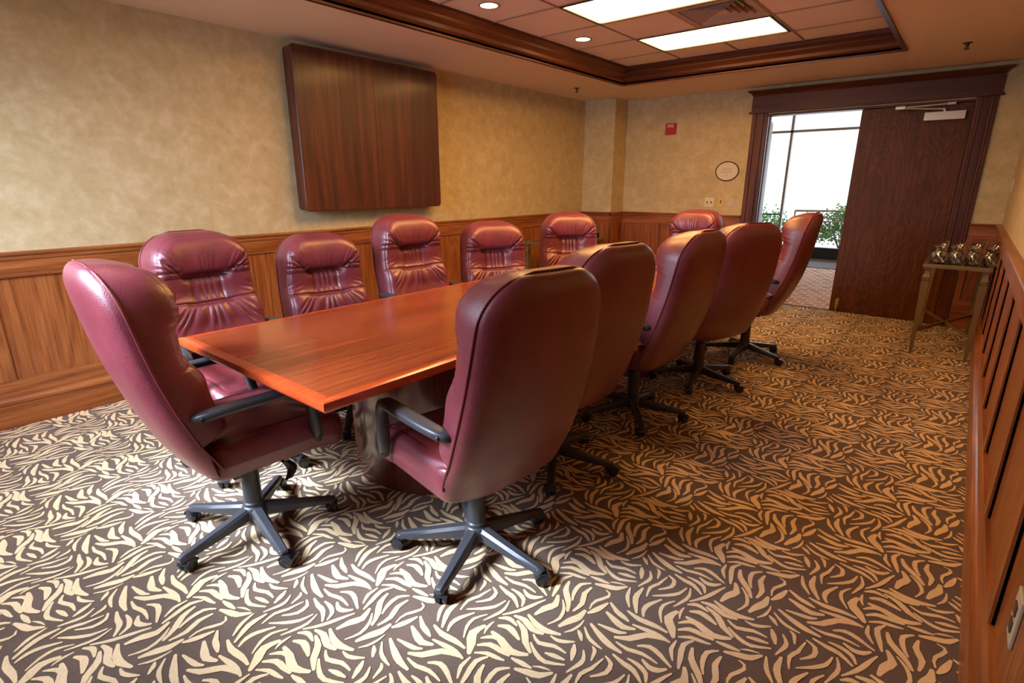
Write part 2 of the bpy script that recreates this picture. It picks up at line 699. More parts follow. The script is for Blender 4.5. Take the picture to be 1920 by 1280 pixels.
# front wall (behind the camera) with the window that lights the room
WX0, WX1, WZ0, WZ1 = -3.60, -1.50, 1.02, 2.22
b = MB()
b.box(XL, WX0, YF - .10, YF, 0, 2.80)
b.box(WX1, XR, YF - .10, YF, 0, 2.80)
b.box(WX0, WX1, YF - .10, YF, 0, WZ0)
b.box(WX0, WX1, YF - .10, YF, WZ1, 2.80)
struct(b.build('wall_front', m_paper))
b = MB()
for x in (WX0, (WX0 + WX1) / 2 - .03, WX1 - .06):
    b.box(x, x + .06, YF - .10, YF - .05, WZ0, WZ1)
for z in (WZ0, WZ1 - .06):
    b.box(WX0, WX1, YF - .10, YF - .05, z, z + .06)
w1 = struct(b.build('window_1', m_winframe, bevel=.004))
MB().box(WX0 + .06, WX1 - .06, YF - .075, YF - .070, WZ0 + .06, WZ1 - .06).build('pane', m_pane, w1)

# ceiling soffit, tray, tiles
b = MB()
b.box(XL, TX0, YF, YB, ZC, ZC + .3)
b.box(TX1, XR, YF, YB, ZC, ZC + .3)
b.box(TX0, TX1, TY1, YB, ZC, ZC + .3)
b.box(TX0, TX1, YF, TY0, ZC, ZC + .3)
struct(b.build('ceiling', m_ceil))

GX = [TX0, -2.415, -1.335, TX1]
GY = [TY0, 1.150, 1.710, 2.270, 2.830, 3.390, 3.950, 4.510, 5.075, TY1]
TROF = [3, 5, 7]     # rows that hold a light troffer in the middle column
b = MB()
for j in range(len(GY) - 1):
    for i in range(3):
        if i == 1 and j in TROF:
            continue
        xs = [GX[i], GX[i + 1]]
        if i == 1:
            xs = [GX[1], (GX[1] + GX[2]) / 2, GX[2]]
        for k in range(len(xs) - 1):
            if j == 6 and i == 1 and k == 1:
                continue
            b.box(xs[k] + .003, xs[k + 1] - .003, GY[j] + .003, GY[j + 1] - .003, ZT + .006, ZT + .02, 0)
# inverted-tee grid between the tiles
for y in GY:
    b.box(TX0, TX1, y - .007, y + .007, ZT, ZT + .008, 1)
for x in GX:
    b.box(x - .007, x + .007, TY0, TY1, ZT, ZT + .008, 1)
for j in range(len(GY) - 1):
    if j not in TROF:
        x = (GX[1] + GX[2]) / 2
        b.box(x - .007, x + .007, GY[j], GY[j + 1], ZT, ZT + .008, 1)
b.box(TX0, TX1, TY0, TY1, ZT + .12, ZT + .14, 0)
struct(b.build('ceiling.001', [m_tile, m_grid]))

# crown trim round the tray: stepped profile
def tray_trim():
    prof = [(0.0, ZC - .012), (0.0, ZC + .015), (.022, ZC + .03), (.022, ZC + .055), (.052, ZC + .085), (.052, ZC + .10),
            (.075, ZC + .125), (.075, ZT + .005), (-.03, ZT + .005), (-.03, ZC - .012)]
    # prof x: distance inwards from the tray edge
    b = MB()
    rings = []
    for (cx, cy, dx, dy) in ((TX0, TY0, 1, 1), (TX1, TY0, -1, 1), (TX1, TY1, -1, -1), (TX0, TY1, 1, -1)):
        rings.append([Vector((cx + dx * d, cy + dy * d, z)) for d, z in prof])
    n = len(prof)
    for s in range(4):
        a, c = rings[s], rings[(s + 1) % 4]
        mi = 0 if s in (0, 2) else 1
        fs = [(k, (k + 1) % n, n + (k + 1) % n, n + k) for k in range(n)]
        b.add(a + c, fs, mi)
    o = b.build('trim_1', [m_trim[0], m_trim[1]])
    return struct(o)


tray_trim()

# ------------------------------------------------------------ wainscot
def wains(name, base_name, A, Bp, nrm, stiles, ztop_p=.845, zbot_p=.275):
    """A->Bp along the wall (2D), nrm = direction into the room; stiles = list of (s0,s1) frame uprights in metres along it"""
    A, Bp, nrm = Vector((*A, 0)), Vector((*Bp, 0)), Vector((*nrm, 0))
    d = (Bp - A)
    L = d.length
    d.normalize()
    ax = 0 if abs(d.x) > .5 else 1
    T = Matrix((d, nrm, Vector((0, 0, 1)))).transposed().to_4x4()
    T.translation = A
    b = MB()
    t = .020
    b.box(0, L, 0, .006, .14, ZR - .02, 1, T)                      # veneer panels
    for s0, s1 in stiles:
        b.box(s0, s1, .006, t, zbot_p, ztop_p, 1, T)
    b.box(0, L, .006, t, ztop_p, ZR - .03, 0, T)                   # top rail
    b.box(0, L, .006, t, .16, zbot_p, 0, T)                        # bottom rail
    # sticking round each panel
    edges = [0] + [e for s in stiles for e in s] + [L]
    for k in range(1, len(edges) - 1, 2):
        p0, p1 = edges[k], edges[k + 1]
        if p1 - p0 < .05: continue
        w = .014
        for q0, q1, z0, z1 in ((p0, p0 + w, zbot_p, ztop_p), (p1 - w, p1, zbot_p, ztop_p)):
            b.box(q0, q1, .006, .013, z0, z1, 1, T)
        b.box(p0, p1, .006, .013, ztop_p - w, ztop_p, 0, T)
        b.box(p0, p1, .006, .013, zbot_p, zbot_p + w, 0, T)
    # chair-rail cap
    prof = [(0, ZR - .045), (.026, ZR - .045), (.030, ZR - .036), (.030, ZR - .026), (.040, ZR - .018), (.045, ZR - .008),
            (.043, ZR), (0, ZR)]
    b.sweep([[T @ Vector((s, p, z)) for p, z in prof] for s in (0, L)], 0)
    struct(b.build(name, [m_oak[ax], m_oak[2]]))
    b = MB()
    prof = [(0, 0), (.030, 0), (.030, .135), (.036, .145), (.036, .158), (.026, .172), (.020, .178), (0, .178)]
    b.sweep([[T @ Vector((s, p, z)) for p, z in prof] for s in (0, L)], 0)
    struct(b.build(base_name, m_oak[ax]))


def stile_list(start, L, pitch, w=.085):
    out = []
    s = start
    while s < L + pitch:
        a, c = max(0, s - w), min(L, s)
        if c > a + .005:
            out.append((a, c))
        s += pitch
    return out


# left wall: panel left edges fall at y = .415 + k*.652
wains('trim_2', 'baseboard_left', (XL, YF), (XL, CHY), (1, 0), stile_list(.415 - YF - .652 * 2, CHY - YF, .652))
wains('trim_3', 'baseboard_right', (XR, YB), (XR, YF), (-1, 0), [(YB - b_ - .0, YB - a_) for a_, b_ in
      reversed([(max(YF, y), y + .085) for y in (1.615 + .585 * k for k in range(-4, 9)) if y + .085 < YB and y + .08 > YF])])
wains('trim_4', 'baseboard_back', (CHX, YB), (DX0 - .155, YB), (0, -1),
      [(0, .06), (.412, .547), (.90, 1.03), (1.40, 1.537)])
wains('trim_5', 'baseboard_chase', (XL, CHY), (CHX, CHY), (0, -1), [(0, .085), (.35, .435)])
wains('trim_6', 'baseboard_chase_side', (CHX, CHY), (CHX, YB), (1, 0), [(0, .07), (.25, .318)])
wains('trim_7', 'baseboard_doorside', (DX1 + .155, YB), (XR, YB), (0, -1), [(0, .05), (.18, .223)])
wains('trim_8', 'baseboard_front', (XR, YF), (XL, YF), (0, 1), stile_list(.5, XR - XL, .7))

# ------------------------------------------------------------ door casing and leaves
def casing():
    b = MB()
    for s, x in ((1, DX0), (-1, DX1)):
        # fluted casing, seen from the room
        for a, c, dpt in ((0.0, .030, .016), (.030, .046, .030), (.046, .105, .022), (.105, .125, .036), (.125, .150, .030)):
            xa, xc = x - s * a, x - s * c
            b.box(min(xa, xc), max(xa, xc), YB - dpt, YB + .0, 0, DZ + .03, 1)
        xa, xc = x, x - s * .02
        b.box(min(xa, xc), max(xa, xc), YB, YB + .14, 0, DZ + .02, 1)
        xa, xc = x, x + s * .016
        b.box(min(xa, xc), max(xa, xc), YB + .066, YB + .12, 0, DZ, 1)
    b.box(DX0, DX1, YB, YB + .14, DZ, DZ + .02, 0)
    b.box(-1.0, DX1, YB + .066, YB + .12, DZ - .018, DZ, 0)
    x0, x1 = DX0 - .15, DX1 + .15
    b.box(x0 - .035, x1 + .035, YB - .055, YB, DZ + .030, DZ + .046, 0)      # lower bead
    b.box(x0 - .015, x1 + .015, YB - .034, YB, DZ + .046, DZ + .205, 0)      # frieze
    # flared crown
    prof = [(.034, 0, DZ + .205), (.040, .004, DZ + .212), (.055, .012, DZ + .228), (.080, .045, DZ + .246), (.085, .05, DZ + .258)]
    rings = []
    for dpt, ex, z in prof:
        rings.append([Vector((x0 - .015 - ex, YB, z)), Vector((x0 - .015 - ex, YB - dpt, z)),
                      Vector((x1 + .015 + ex, YB - dpt, z)), Vector((x1 + .015 + ex, YB, z))])
    b.sweep(rings, 0)
    struct(b.build('trim_9', [m_trim[0], m_trim[2]], bevel=.003))


casing()
b = MB()
b.box(-1.005, DX1 - .003, YB + .02, YB + .064, .012, DZ - .004)
d1 = struct(b.build('door_1', m_door, bevel=.002), 'closed dark walnut door leaf')
# closer: cover, arms, bracket; floor bolt
MB().box(-.492, -.190, YB - .035, YB + .02, 1.895, 1.968).build('closer_cover', m_alu, d1, bevel=.004)
b = MB()
b.cyl((-.34, YB - .02, 1.968), (-.36, YB - .02, 1.995), .012)
b.cyl((-.36, YB - .02, 1.99), (-.67, YB - .075, 2.010), .007)
b.cyl((-.67, YB - .075, 2.018), (-.31, YB - .02, 2.032), .007)
b.box(-.72, -.645, YB - .09, YB - .062, 2.003, 2.028)
b.box(-.335, -.275, YB - .035, YB + .0, 2.022, 2.042)
b.build('closer_arm', m_alu, d1, bevel=.002)
b = MB()
b.box(-.955, -.925, YB + .010, YB + .02, .05, .15)
b.cyl((-.94, YB + .005, .012), (-.94, YB + .005, .12), .008)
b.build('floor_bolt', m_brass, d1)
# open leaf, swung out into the hall
T = Matrix.Translation((DX0 + .005, YB + .05, 0)) @ Matrix.Rotation(R(102), 4, 'Z')
b = MB()
b.box(0, .86, 0, .044, .012, DZ - .004, 0, T)
d2 = struct(b.build('door_2', m_door, bevel=.002), 'open door leaf swung into the hall')
b = MB()
b.box(.80, .862, -.004, .048, .8, .98, 0, T)
b.box(-.01, .03, -.004, .0, 1.75, 1.86, 0, T)
b.box(-.01, .03, -.004, .0, .2, .31, 0, T)
b.build('hinge', m_alu, d2)
b = MB()
b.box(DX0, DX0 + .012, YB + .03, YB + .034, 0, DZ)
b.box(DX0, DX0 + .012, YB + .085, YB + .089, 0, DZ)
struct(b.build('trim_10', m_weather))
struct(MB().box(DX0, DX1, YB + .035, YB + .075, 0, .008).build('trim_11', m_rubber))

# ------------------------------------------------------------ hall beyond the door
HX0, HX1, HY1, HZ = -5.6, 1.6, 11.0, 2.78
struct(MB().box(HX0, HX1, YB + .05, HY1 + .2, -.05, 0).build('floor.001', m_hcarpet))
struct(MB().box(HX0, HX1, YB + .14, HY1 + .2, HZ, HZ + .1).build('ceiling.002', m_hallwall))
b = MB()
b.box(HX0 - .1, HX0, YB + .14, HY1 + .2, 0, HZ)
b.box(HX1, HX1 + .1, YB + .14, HY1 + .2, 0, HZ)
b.box(HX0, XL, YB, YB + .14, 0, HZ)
b.box(XR, HX1, YB, YB + .14, 0, HZ)
struct(b.build('wall_hall', m_hallwall))
b = MB()
for x in (-5.6, -4.1, -2.70, -1.18, .2, 1.54):
    b.box(x, x + .040, HY1 - .03, HY1 + .05, .22, HZ, 1)
b.box(HX0, HX1, HY1 - .03, HY1 + .05, 2.195, 2.235, 1)
b.box(HX0, HX1, HY1 - .03, HY1 + .05, 2.62, HZ, 1)
b.box(HX0, HX1, HY1 - .05, HY1 + .06, .02, .235, 0)
b.box(HX0, HX1, HY1 - .07, HY1 - .05, 0, .035, 1)
b.box(HX0, -2.68, HY1 - .02, HY1 + .03, .775, .80, 0)
w2 = struct(b.build('window_2', [m_winframe, m_mull]))
MB().box(HX0, HX1, HY1 + .008, HY1 + .014, .235, 2.62).build('pane', m_pane, w2)
o = MB().box(-3.2, -1.0, 10.0, 10.85, 0, .010).build('door_mat', m_rubber)
tag(o, 'flat dark grey mat lying along the foot of the hall window', 'mat')
# outside
struct(MB().box(-14, 12, HY1 + .2, 30, -.12, -.06).build('floor.002', m_concrete))
b = MB()
pts = []
for i in range(25):
    t = i / 24
    pts.append((-2.62 + 2.4 * t, 11.75 + .5 * math.sin(t * 2.2), .83))
b.tube(pts, .018)
b.tube([(p[0], p[1], .70) for p in pts], .013)
b.tube([(p[0], p[1], .63) for p in pts], .013)
for k in (0, 2, 11, 24):
    b.cyl((pts[k][0], pts[k][1], -.06), (pts[k][0], pts[k][1], .83), .016)
o = b.build('handrail', m_gold, smooth=True)
tag(o, 'curved bronze metal handrail outside beyond the hall window', 'railing')


def shrub(name, cx, cy, rr, h, n, seed, label):
    rnd = random.Random(seed)
    root = empty(name, (cx, cy, -.06))
    vs, fs = [], []
    for i in range(n):
        a, t = rnd.uniform(0, 2 * PI), math.acos(rnd.uniform(-.4, 1))
        q = rnd.uniform(.55, 1) * (1 + .25 * math.sin(3 * a + 2 * t * 2))
        p = Vector((rr * q * math.sin(t) * math.cos(a), rr * q * math.sin(t) * math.sin(a), h * .42 + h * .55 * q * math.cos(t)))
        p.z = max(p.z, .04)
        d = Vector((rnd.gauss(0, 1), rnd.gauss(0, 1), rnd.gauss(.4, 1))).normalized()
        s = d.cross(Vector((rnd.gauss(0, 1), rnd.gauss(0, 1), rnd.gauss(0, 1)))).normalized()
        l, w = rnd.uniform(.04, .075), rnd.uniform(.016, .026)
        k = len(vs)
        vs += [p, p + d * l * .5 + s * w, p + d * l, p + d * l * .5 - s * w]
        fs.append((k, k + 1, k + 2, k + 3))
    MB().add(vs, fs).build('foliage', m_leafg, root)
    b = MB()
    for i in range(7):
        a = 2 * PI * i / 7
        b.cyl((0, 0, 0), (rr * .5 * math.cos(a), rr * .5 * math.sin(a), h * .6), .014, 6, r1=.006)
    b.build('stem', m_trim[2], root)
    tag(root, label, 'shrub')


shrub('shrub', -1.98, 13.2, .55, .95, 2600, 5, 'leafy green bush outside the right pane of the hall window')
shrub('shrub', -3.75, 13.6, .75, .85, 2200, 9, 'low green bush outside the narrow left pane of the hall window')

# ------------------------------------------------------------ executive chair (local: faces +y, hub over the origin)
SPINE = [(-.13, .352), (-.17, .364), (-.205, .396), (-.235, .448), (-.268, .51), (-.300, .59), (-.328, .67), (-.360, .79),
         (-.388, .94), (-.406, 1.06), (-.411, 1.112)]


def spline(P, n):
    P = np.array(P, float)
    P = np.vstack([2 * P[0] - P[1], P, 2 * P[-1] - P[-2]])
    m = len(P) - 3
    out = []
    for i in range(n * 8 + 1):
        t = i / (n * 8) * m
        j = min(int(t), m - 1)
        f = t - j
        a, b, c, d = P[j:j + 4]
        out.append(.5 * ((2 * b) + (-a + c) * f + (2 * a - 5 * b + 4 * c - d) * f * f + (-a + 3 * b - 3 * c + d) * f ** 3))
    out = np.array(out)
    s = np.concatenate([[0], np.cumsum(np.linalg.norm(np.diff(out, axis=0), axis=1))])
    return out, s


SP, SS = spline(SPINE, 30)
SL = SS[-1]


def spine_at(s):
    y = np.interp(s, SS, SP[:, 0])
    z = np.interp(s, SS, SP[:, 1])
    e = .01
    dy = np.interp(s + e, SS, SP[:, 0]) - np.interp(s - e, SS, SP[:, 0])
    dz = np.interp(s + e, SS, SP[:, 1]) - np.interp(s - e, SS, SP[:, 1])
    l = np.hypot(dy, dz)
    return y, z, dz / l, -dy / l      # point, forward normal (ny, nz)


def half_w(D):
    """outline half-width as a function of distance D below the top edge along the spine"""
    W = .252 - .030 * np.clip(1 - D / .5, 0, 1) ** 1.5
    Rr = .150
    d = np.clip(D, 0, Rr)
    w = W - Rr + np.sqrt(np.maximum(Rr ** 2 - (Rr - d) ** 2, 0))
    bot = SL - D
    Rb = .20
    e = np.clip(bot, 0, Rb)
    w = w - .075 * (1 - np.sqrt(np.maximum(1 - ((Rb - e) / Rb) ** 2, 0)))
    return w


def edge_d(x, D, lim=9.0):
    W = .252 - .030 * np.clip(1 - D / .5, 0, 1) ** 1.5
    Rr = .150
    ds = W - np.abs(x)
    dt = D
    dd = np.where((ds < Rr) & (dt < Rr), Rr - np.hypot(np.maximum(Rr - ds, 0), np.maximum(Rr - dt, 0)), np.minimum(ds, dt))
    return np.maximum(np.minimum(dd, lim), 0)


def g(a, s):
    return np.exp(-(a / s) ** 2)


def sm(a, lo, hi):
    t = np.clip((a - lo) / (hi - lo), 0, 1)
    return t * t * (3 - 2 * t)


def grid_obj(X, Y, Z, b=None, flip=False, mi=0):
    n, m = X.shape
    b = b or MB()
    vs = np.stack([X, Y, Z], -1).reshape(-1, 3)
    fs = []
    for i in range(n - 1):
        for j in range(m - 1):
            q = (i * m + j, i * m + j + 1, (i + 1) * m + j + 1, (i + 1) * m + j)
            fs.append(q[::-1] if flip else q)
    return b.add(vs, fs, mi)


def back_surface(kind, nu, nv, D0, D1):
    a = np.linspace(-1, 1, nu)
    u = np.sin(a * PI / 2) * .55 + a * .45
    c = np.linspace(0, 1, nv)
    D = D0 + (D1 - D0) * (c ** 1.5 * .5 + c * .5)
    U, DD = np.meshgrid(u, D)
    Wd = half_w(DD)
    X = U * Wd
    s = SL - DD
    y, z, ny, nz = spine_at(s)
    wrap = .030 * np.minimum(np.abs(X) / .25, 1.1) ** 2
    e = edge_d(X, DD)
    if kind == 'shell':
        q = 1 - np.minimum(e / .085, 1)
        off = -.040 * (1 - q ** 2.4) ** (1 / 2.0) + .030
        off = off + wrap
        # groove-free smooth panel with a faint sag
        off += .003 * np.sin(X * 16) * np.sin(DD * 9)
    else:
        q = 1 - np.minimum(e / .085, 1)
        prof = (1 - q ** 2.6) ** (1 / 2.2)
        roll = np.sin(PI * np.clip(DD / .232, 0, 1) ** 1.25) ** .7
        T = .128 + .040 * roll * (DD < .232) + .014 * g(DD - .43, .06) - .010 * g(DD - .32, .05) - .02 * sm(DD, .58, .72)
        ax = np.abs(X)
        c1, c2 = .222, .372
        win = 1 - sm(ax, .085, .135)
        crease = .030 * g(DD - c1, .010) * win + .012 * g(DD - c1 - .012, .02) * win + .0085 * g(DD - (c1 - .018), .0065) * (1 - win)
        crease += .020 * g(DD - c2, .010) * win + .0075 * g(DD - (c2 - .008), .006) * (1 - win)
        mid = sm(DD, c1 - .02, c1 + .03) * (1 - sm(DD, c2 - .03, c2 + .02))
        crease += .016 * mid * (1 - sm(ax, .055, .125))
        crease += .0065 * g(ax - .070, .0045) * mid                       # tucks beside the centre panel
        # diagonal fold from crease to the shoulder
        tx, tz = .085, -.085
        L = math.hypot(tx, tz)
        px, pz = ax - .115, DD - (c1 - .006)
        along = (px * tx + pz * tz) / L
        perp = (px * tz - pz * tx) / L
        crease += .013 * g(perp, .009) * sm(along, -.01, .01) * (1 - sm(along, .09, .125))
        perp2 = perp + .022
        crease += .006 * g(perp2, .006) * sm(along, .0, .02) * (1 - sm(along, .06, .10))
        # wrinkles
        r1 = np.sin(X * 190 + 1.3 * np.sin(X * 47) + DD * 6)
        crease += .0030 * r1 * mid * (1 - sm(ax, .06, .075))
        ang = X / (DD - c2 + .14)
        low = sm(DD, c2 + .005, c2 + .03) * (1 - sm(DD, c2 + .10, c2 + .19))
        crease += .0048 * np.sin(ang * 30 + 2 * np.sin(ang * 9)) * low * (1 - sm(ax, .16, .21))
        ang2 = X / (c1 - DD + .20)
        hd = sm(DD, .07, .16) * (1 - sm(DD, c1 - .03, c1 - .008))
        crease += .0013 * np.sin(ang2 * 50 + 4 * np.sin(ang2 * 11)) * hd
        # puckers on the side bolsters and gathers at the shoulder seam
        bol = sm(ax, .13, .16)
        crease += .0024 * np.sin(DD * 170 + 4 * np.sin(ax * 40 + DD * 30)) * bol * g(DD - .19, .035)
        crease += .0012 * np.sin(DD * 110 - ax * 80 + 3 * np.sin(DD * 40)) * bol * g(DD - .33, .06)
        off = .030 + wrap + np.maximum(T - crease, .012) * prof
        # seam line running round where the boxing meets the front
        off -= .004 * g(e - .030, .0035)
    Y = y + ny * off
    Z = z + nz * off
    return X, Y, Z


def pillow_seat():
    nu, nv = 76, 76
    a = np.linspace(-1, 1, nu)
    u = np.sin(a * PI / 2) * .5 + a * .5
    U, V = np.meshgrid(u, u)
    hx, y0, y1, Rr = .247, -.200, .305, .065
    hy = (y1 - y0) / 2
    cy = (y1 + y0) / 2
    # map square to rounded rectangle
    wrow = hx - Rr + np.sqrt(np.maximum(Rr ** 2 - (np.maximum(Rr - (hy - np.abs(V * hy)), 0)) ** 2, 0))
    X = U * wrow
    Yl = V * hy
    ds = hx - np.abs(X)
    dt = hy - np.abs(Yl)
    e = np.where((ds < Rr) & (dt < Rr), Rr - np.hypot(np.maximum(Rr - ds, 0), np.maximum(Rr - dt, 0)), np.minimum(ds, dt))
    e = np.maximum(e, 0)
    q = 1 - np.minimum(e / .052, 1)
    p = (1 - q ** 2.6) ** (1 / 2.9)
    Y = Yl + cy
    fall = -.030 * sm(Y, .14, .29)
    ax = np.abs(X)
    top = .072 + .014 * np.cos(X * 5.5) * np.cos((Y - .02) * 4) - .010 * g(Y + .02, .09) * g(X, .12)
    wr = .0045 * g(e - .048, .005)
    ang = np.arctan2(Y + .22, ax - .20)
    rr = np.hypot(Y + .22, ax - .20)
    wr += .0030 * np.sin(ang * 16 + 2 * np.sin(ang * 5)) * sm(rr, .02, .06) * (1 - sm(rr, .16, .26))
    wr += .0025 * np.sin(X * 60 + 3 * np.sin(Y * 16)) * g(Y - .20, .05) * (e > .05)
    Zt = .432 + fall * .8 + (top - wr) * p
    Zb = .432 + fall * .6 - .064 * (1 - q ** 2.6) ** (1 / 2.9) + .004
    b = MB()
    grid_obj(X, Y, Zt, b)
    grid_obj(X, Y, np.minimum(Zb, .432 + fall * .8), b, flip=True)
    return b


def superell(c, uax, wax, hu, hw, n=14, p=3.2):
    out = []
    for k in range(n):
        a = 2 * PI * k / n
        ca, sa = math.cos(a), math.sin(a)
        out.append(c + uax * (hu * math.copysign(abs(ca) ** (2 / p), ca)) + wax * (hw * math.copysign(abs(sa) ** (2 / p), sa)))
    return out


def armrest(sx):
    ctrl = [(.246, -.225, .632), (.262, -.190, .640), (.276, -.10, .648), (.280, .00, .650), (.280, .08, .650), (.279, .124, .642),
            (.278, .143, .606), (.275, .150, .550), (.270, .160, .490), (.264, .168, .425)]
    P = spline(ctrl, 6)[0][::3]
    rings = []
    n = len(P)
    for i, c in enumerate(P):
        t = Vector(P[min(i + 1, n - 1)] - P[max(i - 1, 0)]).normalized()
        side = (Vector((1, 0, 0)) - t * t.x).normalized()
        w = t.cross(side)
        f = i / (n - 1)
        pad = math.exp(-((f - .28) / .22) ** 4)
        hu = .0205 + .0065 * pad
        hw = .0175 - .0020 * pad
        if i == 0 or i == n - 1:
            hu *= .55
            hw *= .55
        if i in (1, n - 2):
            hu *= .9
            hw *= .9
        cc = Vector(c)
        rings.append([Vector((sx * v.x, v.y, v.z)) for v in superell(cc, side, w, hu, hw)])
    b = MB()
    b.sweep(rings)
    return b


def make_chair():
    root = empty('executive_chair', (0, 0, 0))
    # five-star base
    b = MB()
    b.lathe([(.030, .062), (.044, .066), (.050, .085), (.047, .112), (.040, .122), (.036, .124)], 28)
    b.lathe([(.018, .046), (.020, .05), (.020, .066)], 16)
    hub = b.build('base_hub', m_plastic, root, smooth='auto')
    for k in range(5):
        a = 2 * PI * k / 5
        T = Matrix.Rotation(a, 4, 'Z')
        rings = []
        for r, w, zt, zb in ((.020, .024, .118, .075), (.045, .0235, .118, .072), (.10, .0215, .108, .066), (.18, .0195, .094, .060),
                             (.255, .0180, .0815, .056), (.285, .0170, .077, .0545), (.300, .0150, .073, .0555), (.306, .0105, .069, .058)):
            ch = w * .42
            rings.append([T @ Vector(p) for p in ((r, -w, zb), (r, -w, zt - .010), (r, -w + ch, zt), (r, w - ch, zt), (r, w, zt - .010), (r, w, zb))])
        lb = MB()
        lb.sweep(rings)
        lb.cyl(T @ Vector((.288, 0, .046)), T @ Vector((.288, 0, .070)), .0155)
        leg = lb.build('leg', m_plastic, root, smooth='auto')
        # twin-wheel caster
        ca = random.Random(k * 7 + 1).uniform(0, 2 * PI)
        Tc = T @ Matrix.Translation((.288, 0, 0)) @ Matrix.Rotation(ca, 4, 'Z') @ Matrix.Translation((.012, 0, 0))
        cb = MB()
        for sx in (-1, 1):
            Tw = Tc @ Matrix.Translation((0, sx * .0115, .0262)) @ Matrix.Rotation(PI / 2, 4, 'X')
            cb.lathe([(.010, -.0095 * 1), (.020, -.0098), (.0245, -.007), (.0262, 0), (.0245, .007), (.020, .0098), (.010, .0095)], 24, Tw)
        rings = []
        for i in range(9):
            t = PI * (i / 8) * .86 + .15
            rr = .0285
            y0 = .0225
            cx, cz = rr * math.cos(t), rr * math.sin(t)
            rings.append([Tc @ Vector((cx, -y0, .0262 + cz)), Tc @ Vector((cx, y0, .0262 + cz)),
                          Tc @ Vector((cx * .86, y0, .0262 + cz * .86)), Tc @ Vector((cx * .86, -y0, .0262 + cz * .86))])
        cb.sweep(rings)
        cb.cyl(Tc @ Vector((-.012, 0, .04)), Tc @ Vector((-.012, 0, .062)), .009)
        cb.build('caster', m_caster, leg, smooth='auto')
    b = MB()
    b.lathe([(.038, .118), (.038, .135), (.034, .14), (.033, .285), (.029, .29)], 26)
    b.lathe([(.0225, .285), (.0225, .352)], 20)
    b.build('gas_column', m_plastic, root, smooth='auto')
    b = MB()
    b.box(-.075, .075, -.13, .11, .335, .368)
    b.box(-.20, .20, -.12, -.085, .352, .380)
    b.box(-.20, .20, .085, .12, .352, .380)
    b.build('tilt_mechanism', m_black, root, bevel=.005)
    b = MB()
    b.tube([(.05, .05, .35), (.10, .07, .335), (.135, .085, .318)], .006)
    rings = []
    for i in range(9):
        t = i / 8
        c = Vector((.135 + .012 * t, .088 + .02 * math.sin(t * PI), .322 - .070 * t))
        rings.append(superell(c, Vector((0, 1, 0)), Vector((1, 0, .2)).normalized(), .020 * (.5 + .5 * math.sin(PI * (.15 + .7 * t))), .008, 12, 2.5))
    b.sweep(rings)
    b.build('control_lever', m_black, root, smooth='auto')
    pillow_seat().build('seat', m_leather, root, smooth=True)
    X, Y, Z = back_surface('cushion', 128, 190, 0, SL - .215)
    grid_obj(X, Y, Z).build('backrest', m_leather, root, smooth=True)
    X, Y, Z = back_surface('shell', 48, 90, 0, SL)
    b = grid_obj(X, Y, Z, flip=True)
    # inside face closes the shell below the cushion
    X2, Y2, Z2 = back_surface('shell', 24, 40, SL - .40, SL)
    y, z, ny, nz = spine_at(SL - (SL - .40 + .40 * np.linspace(0, 1, 40)))
    grid_obj(X2, Y2 + .03 * ny[:, None] * (1 - (X2 / .26) ** 2), Z2 + .03 * nz[:, None] * (1 - (X2 / .26) ** 2), b)
    sh = b.build('back_shell', m_leather, root, smooth=True)
    # piping along the seam
    pts = []
    Ds = list(np.linspace(SL - .05, .30, 26)) + list(.30 * (np.cos(np.linspace(0, PI / 2, 26))))[1:]
    side = []
    for D in Ds:
        w = float(half_w(np.array(D)))
        y, z, ny, nz = spine_at(np.array(SL - D))
        off = .0295 + .030 * min(w / .25, 1.1) ** 2
        side.append((w + .0015, float(y + ny * off), float(z + nz * off)))
    pts = side[:-1] + [(side[-1][0] * k, side[-1][1] - .0025 * (1 - k * k), side[-1][2] + .001) for k in (1, .5, 0, -.5, -1)] + \
        [(-p[0], p[1], p[2]) for p in reversed(side[:-1])]
    MB().tube(pts, .0038, 8).build('piping', m_pipe, sh, smooth=True)
    for sx in (1, -1):
        ar = armrest(sx).build('armrest', m_plastic, root, smooth=True)
        MB().cyl((sx * .262, -.205, .636), (sx * .286, -.205, .636), .0075, 12).build('bolt', m_caster, ar, smooth='auto')
        MB().cyl((sx * .250, .166, .440), (sx * .284, .166, .440), .0075, 12).build('bolt', m_caster, ar, smooth='auto')
    return root


BASE_PARTS = ('base_hub', 'leg')
proto = make_chair()
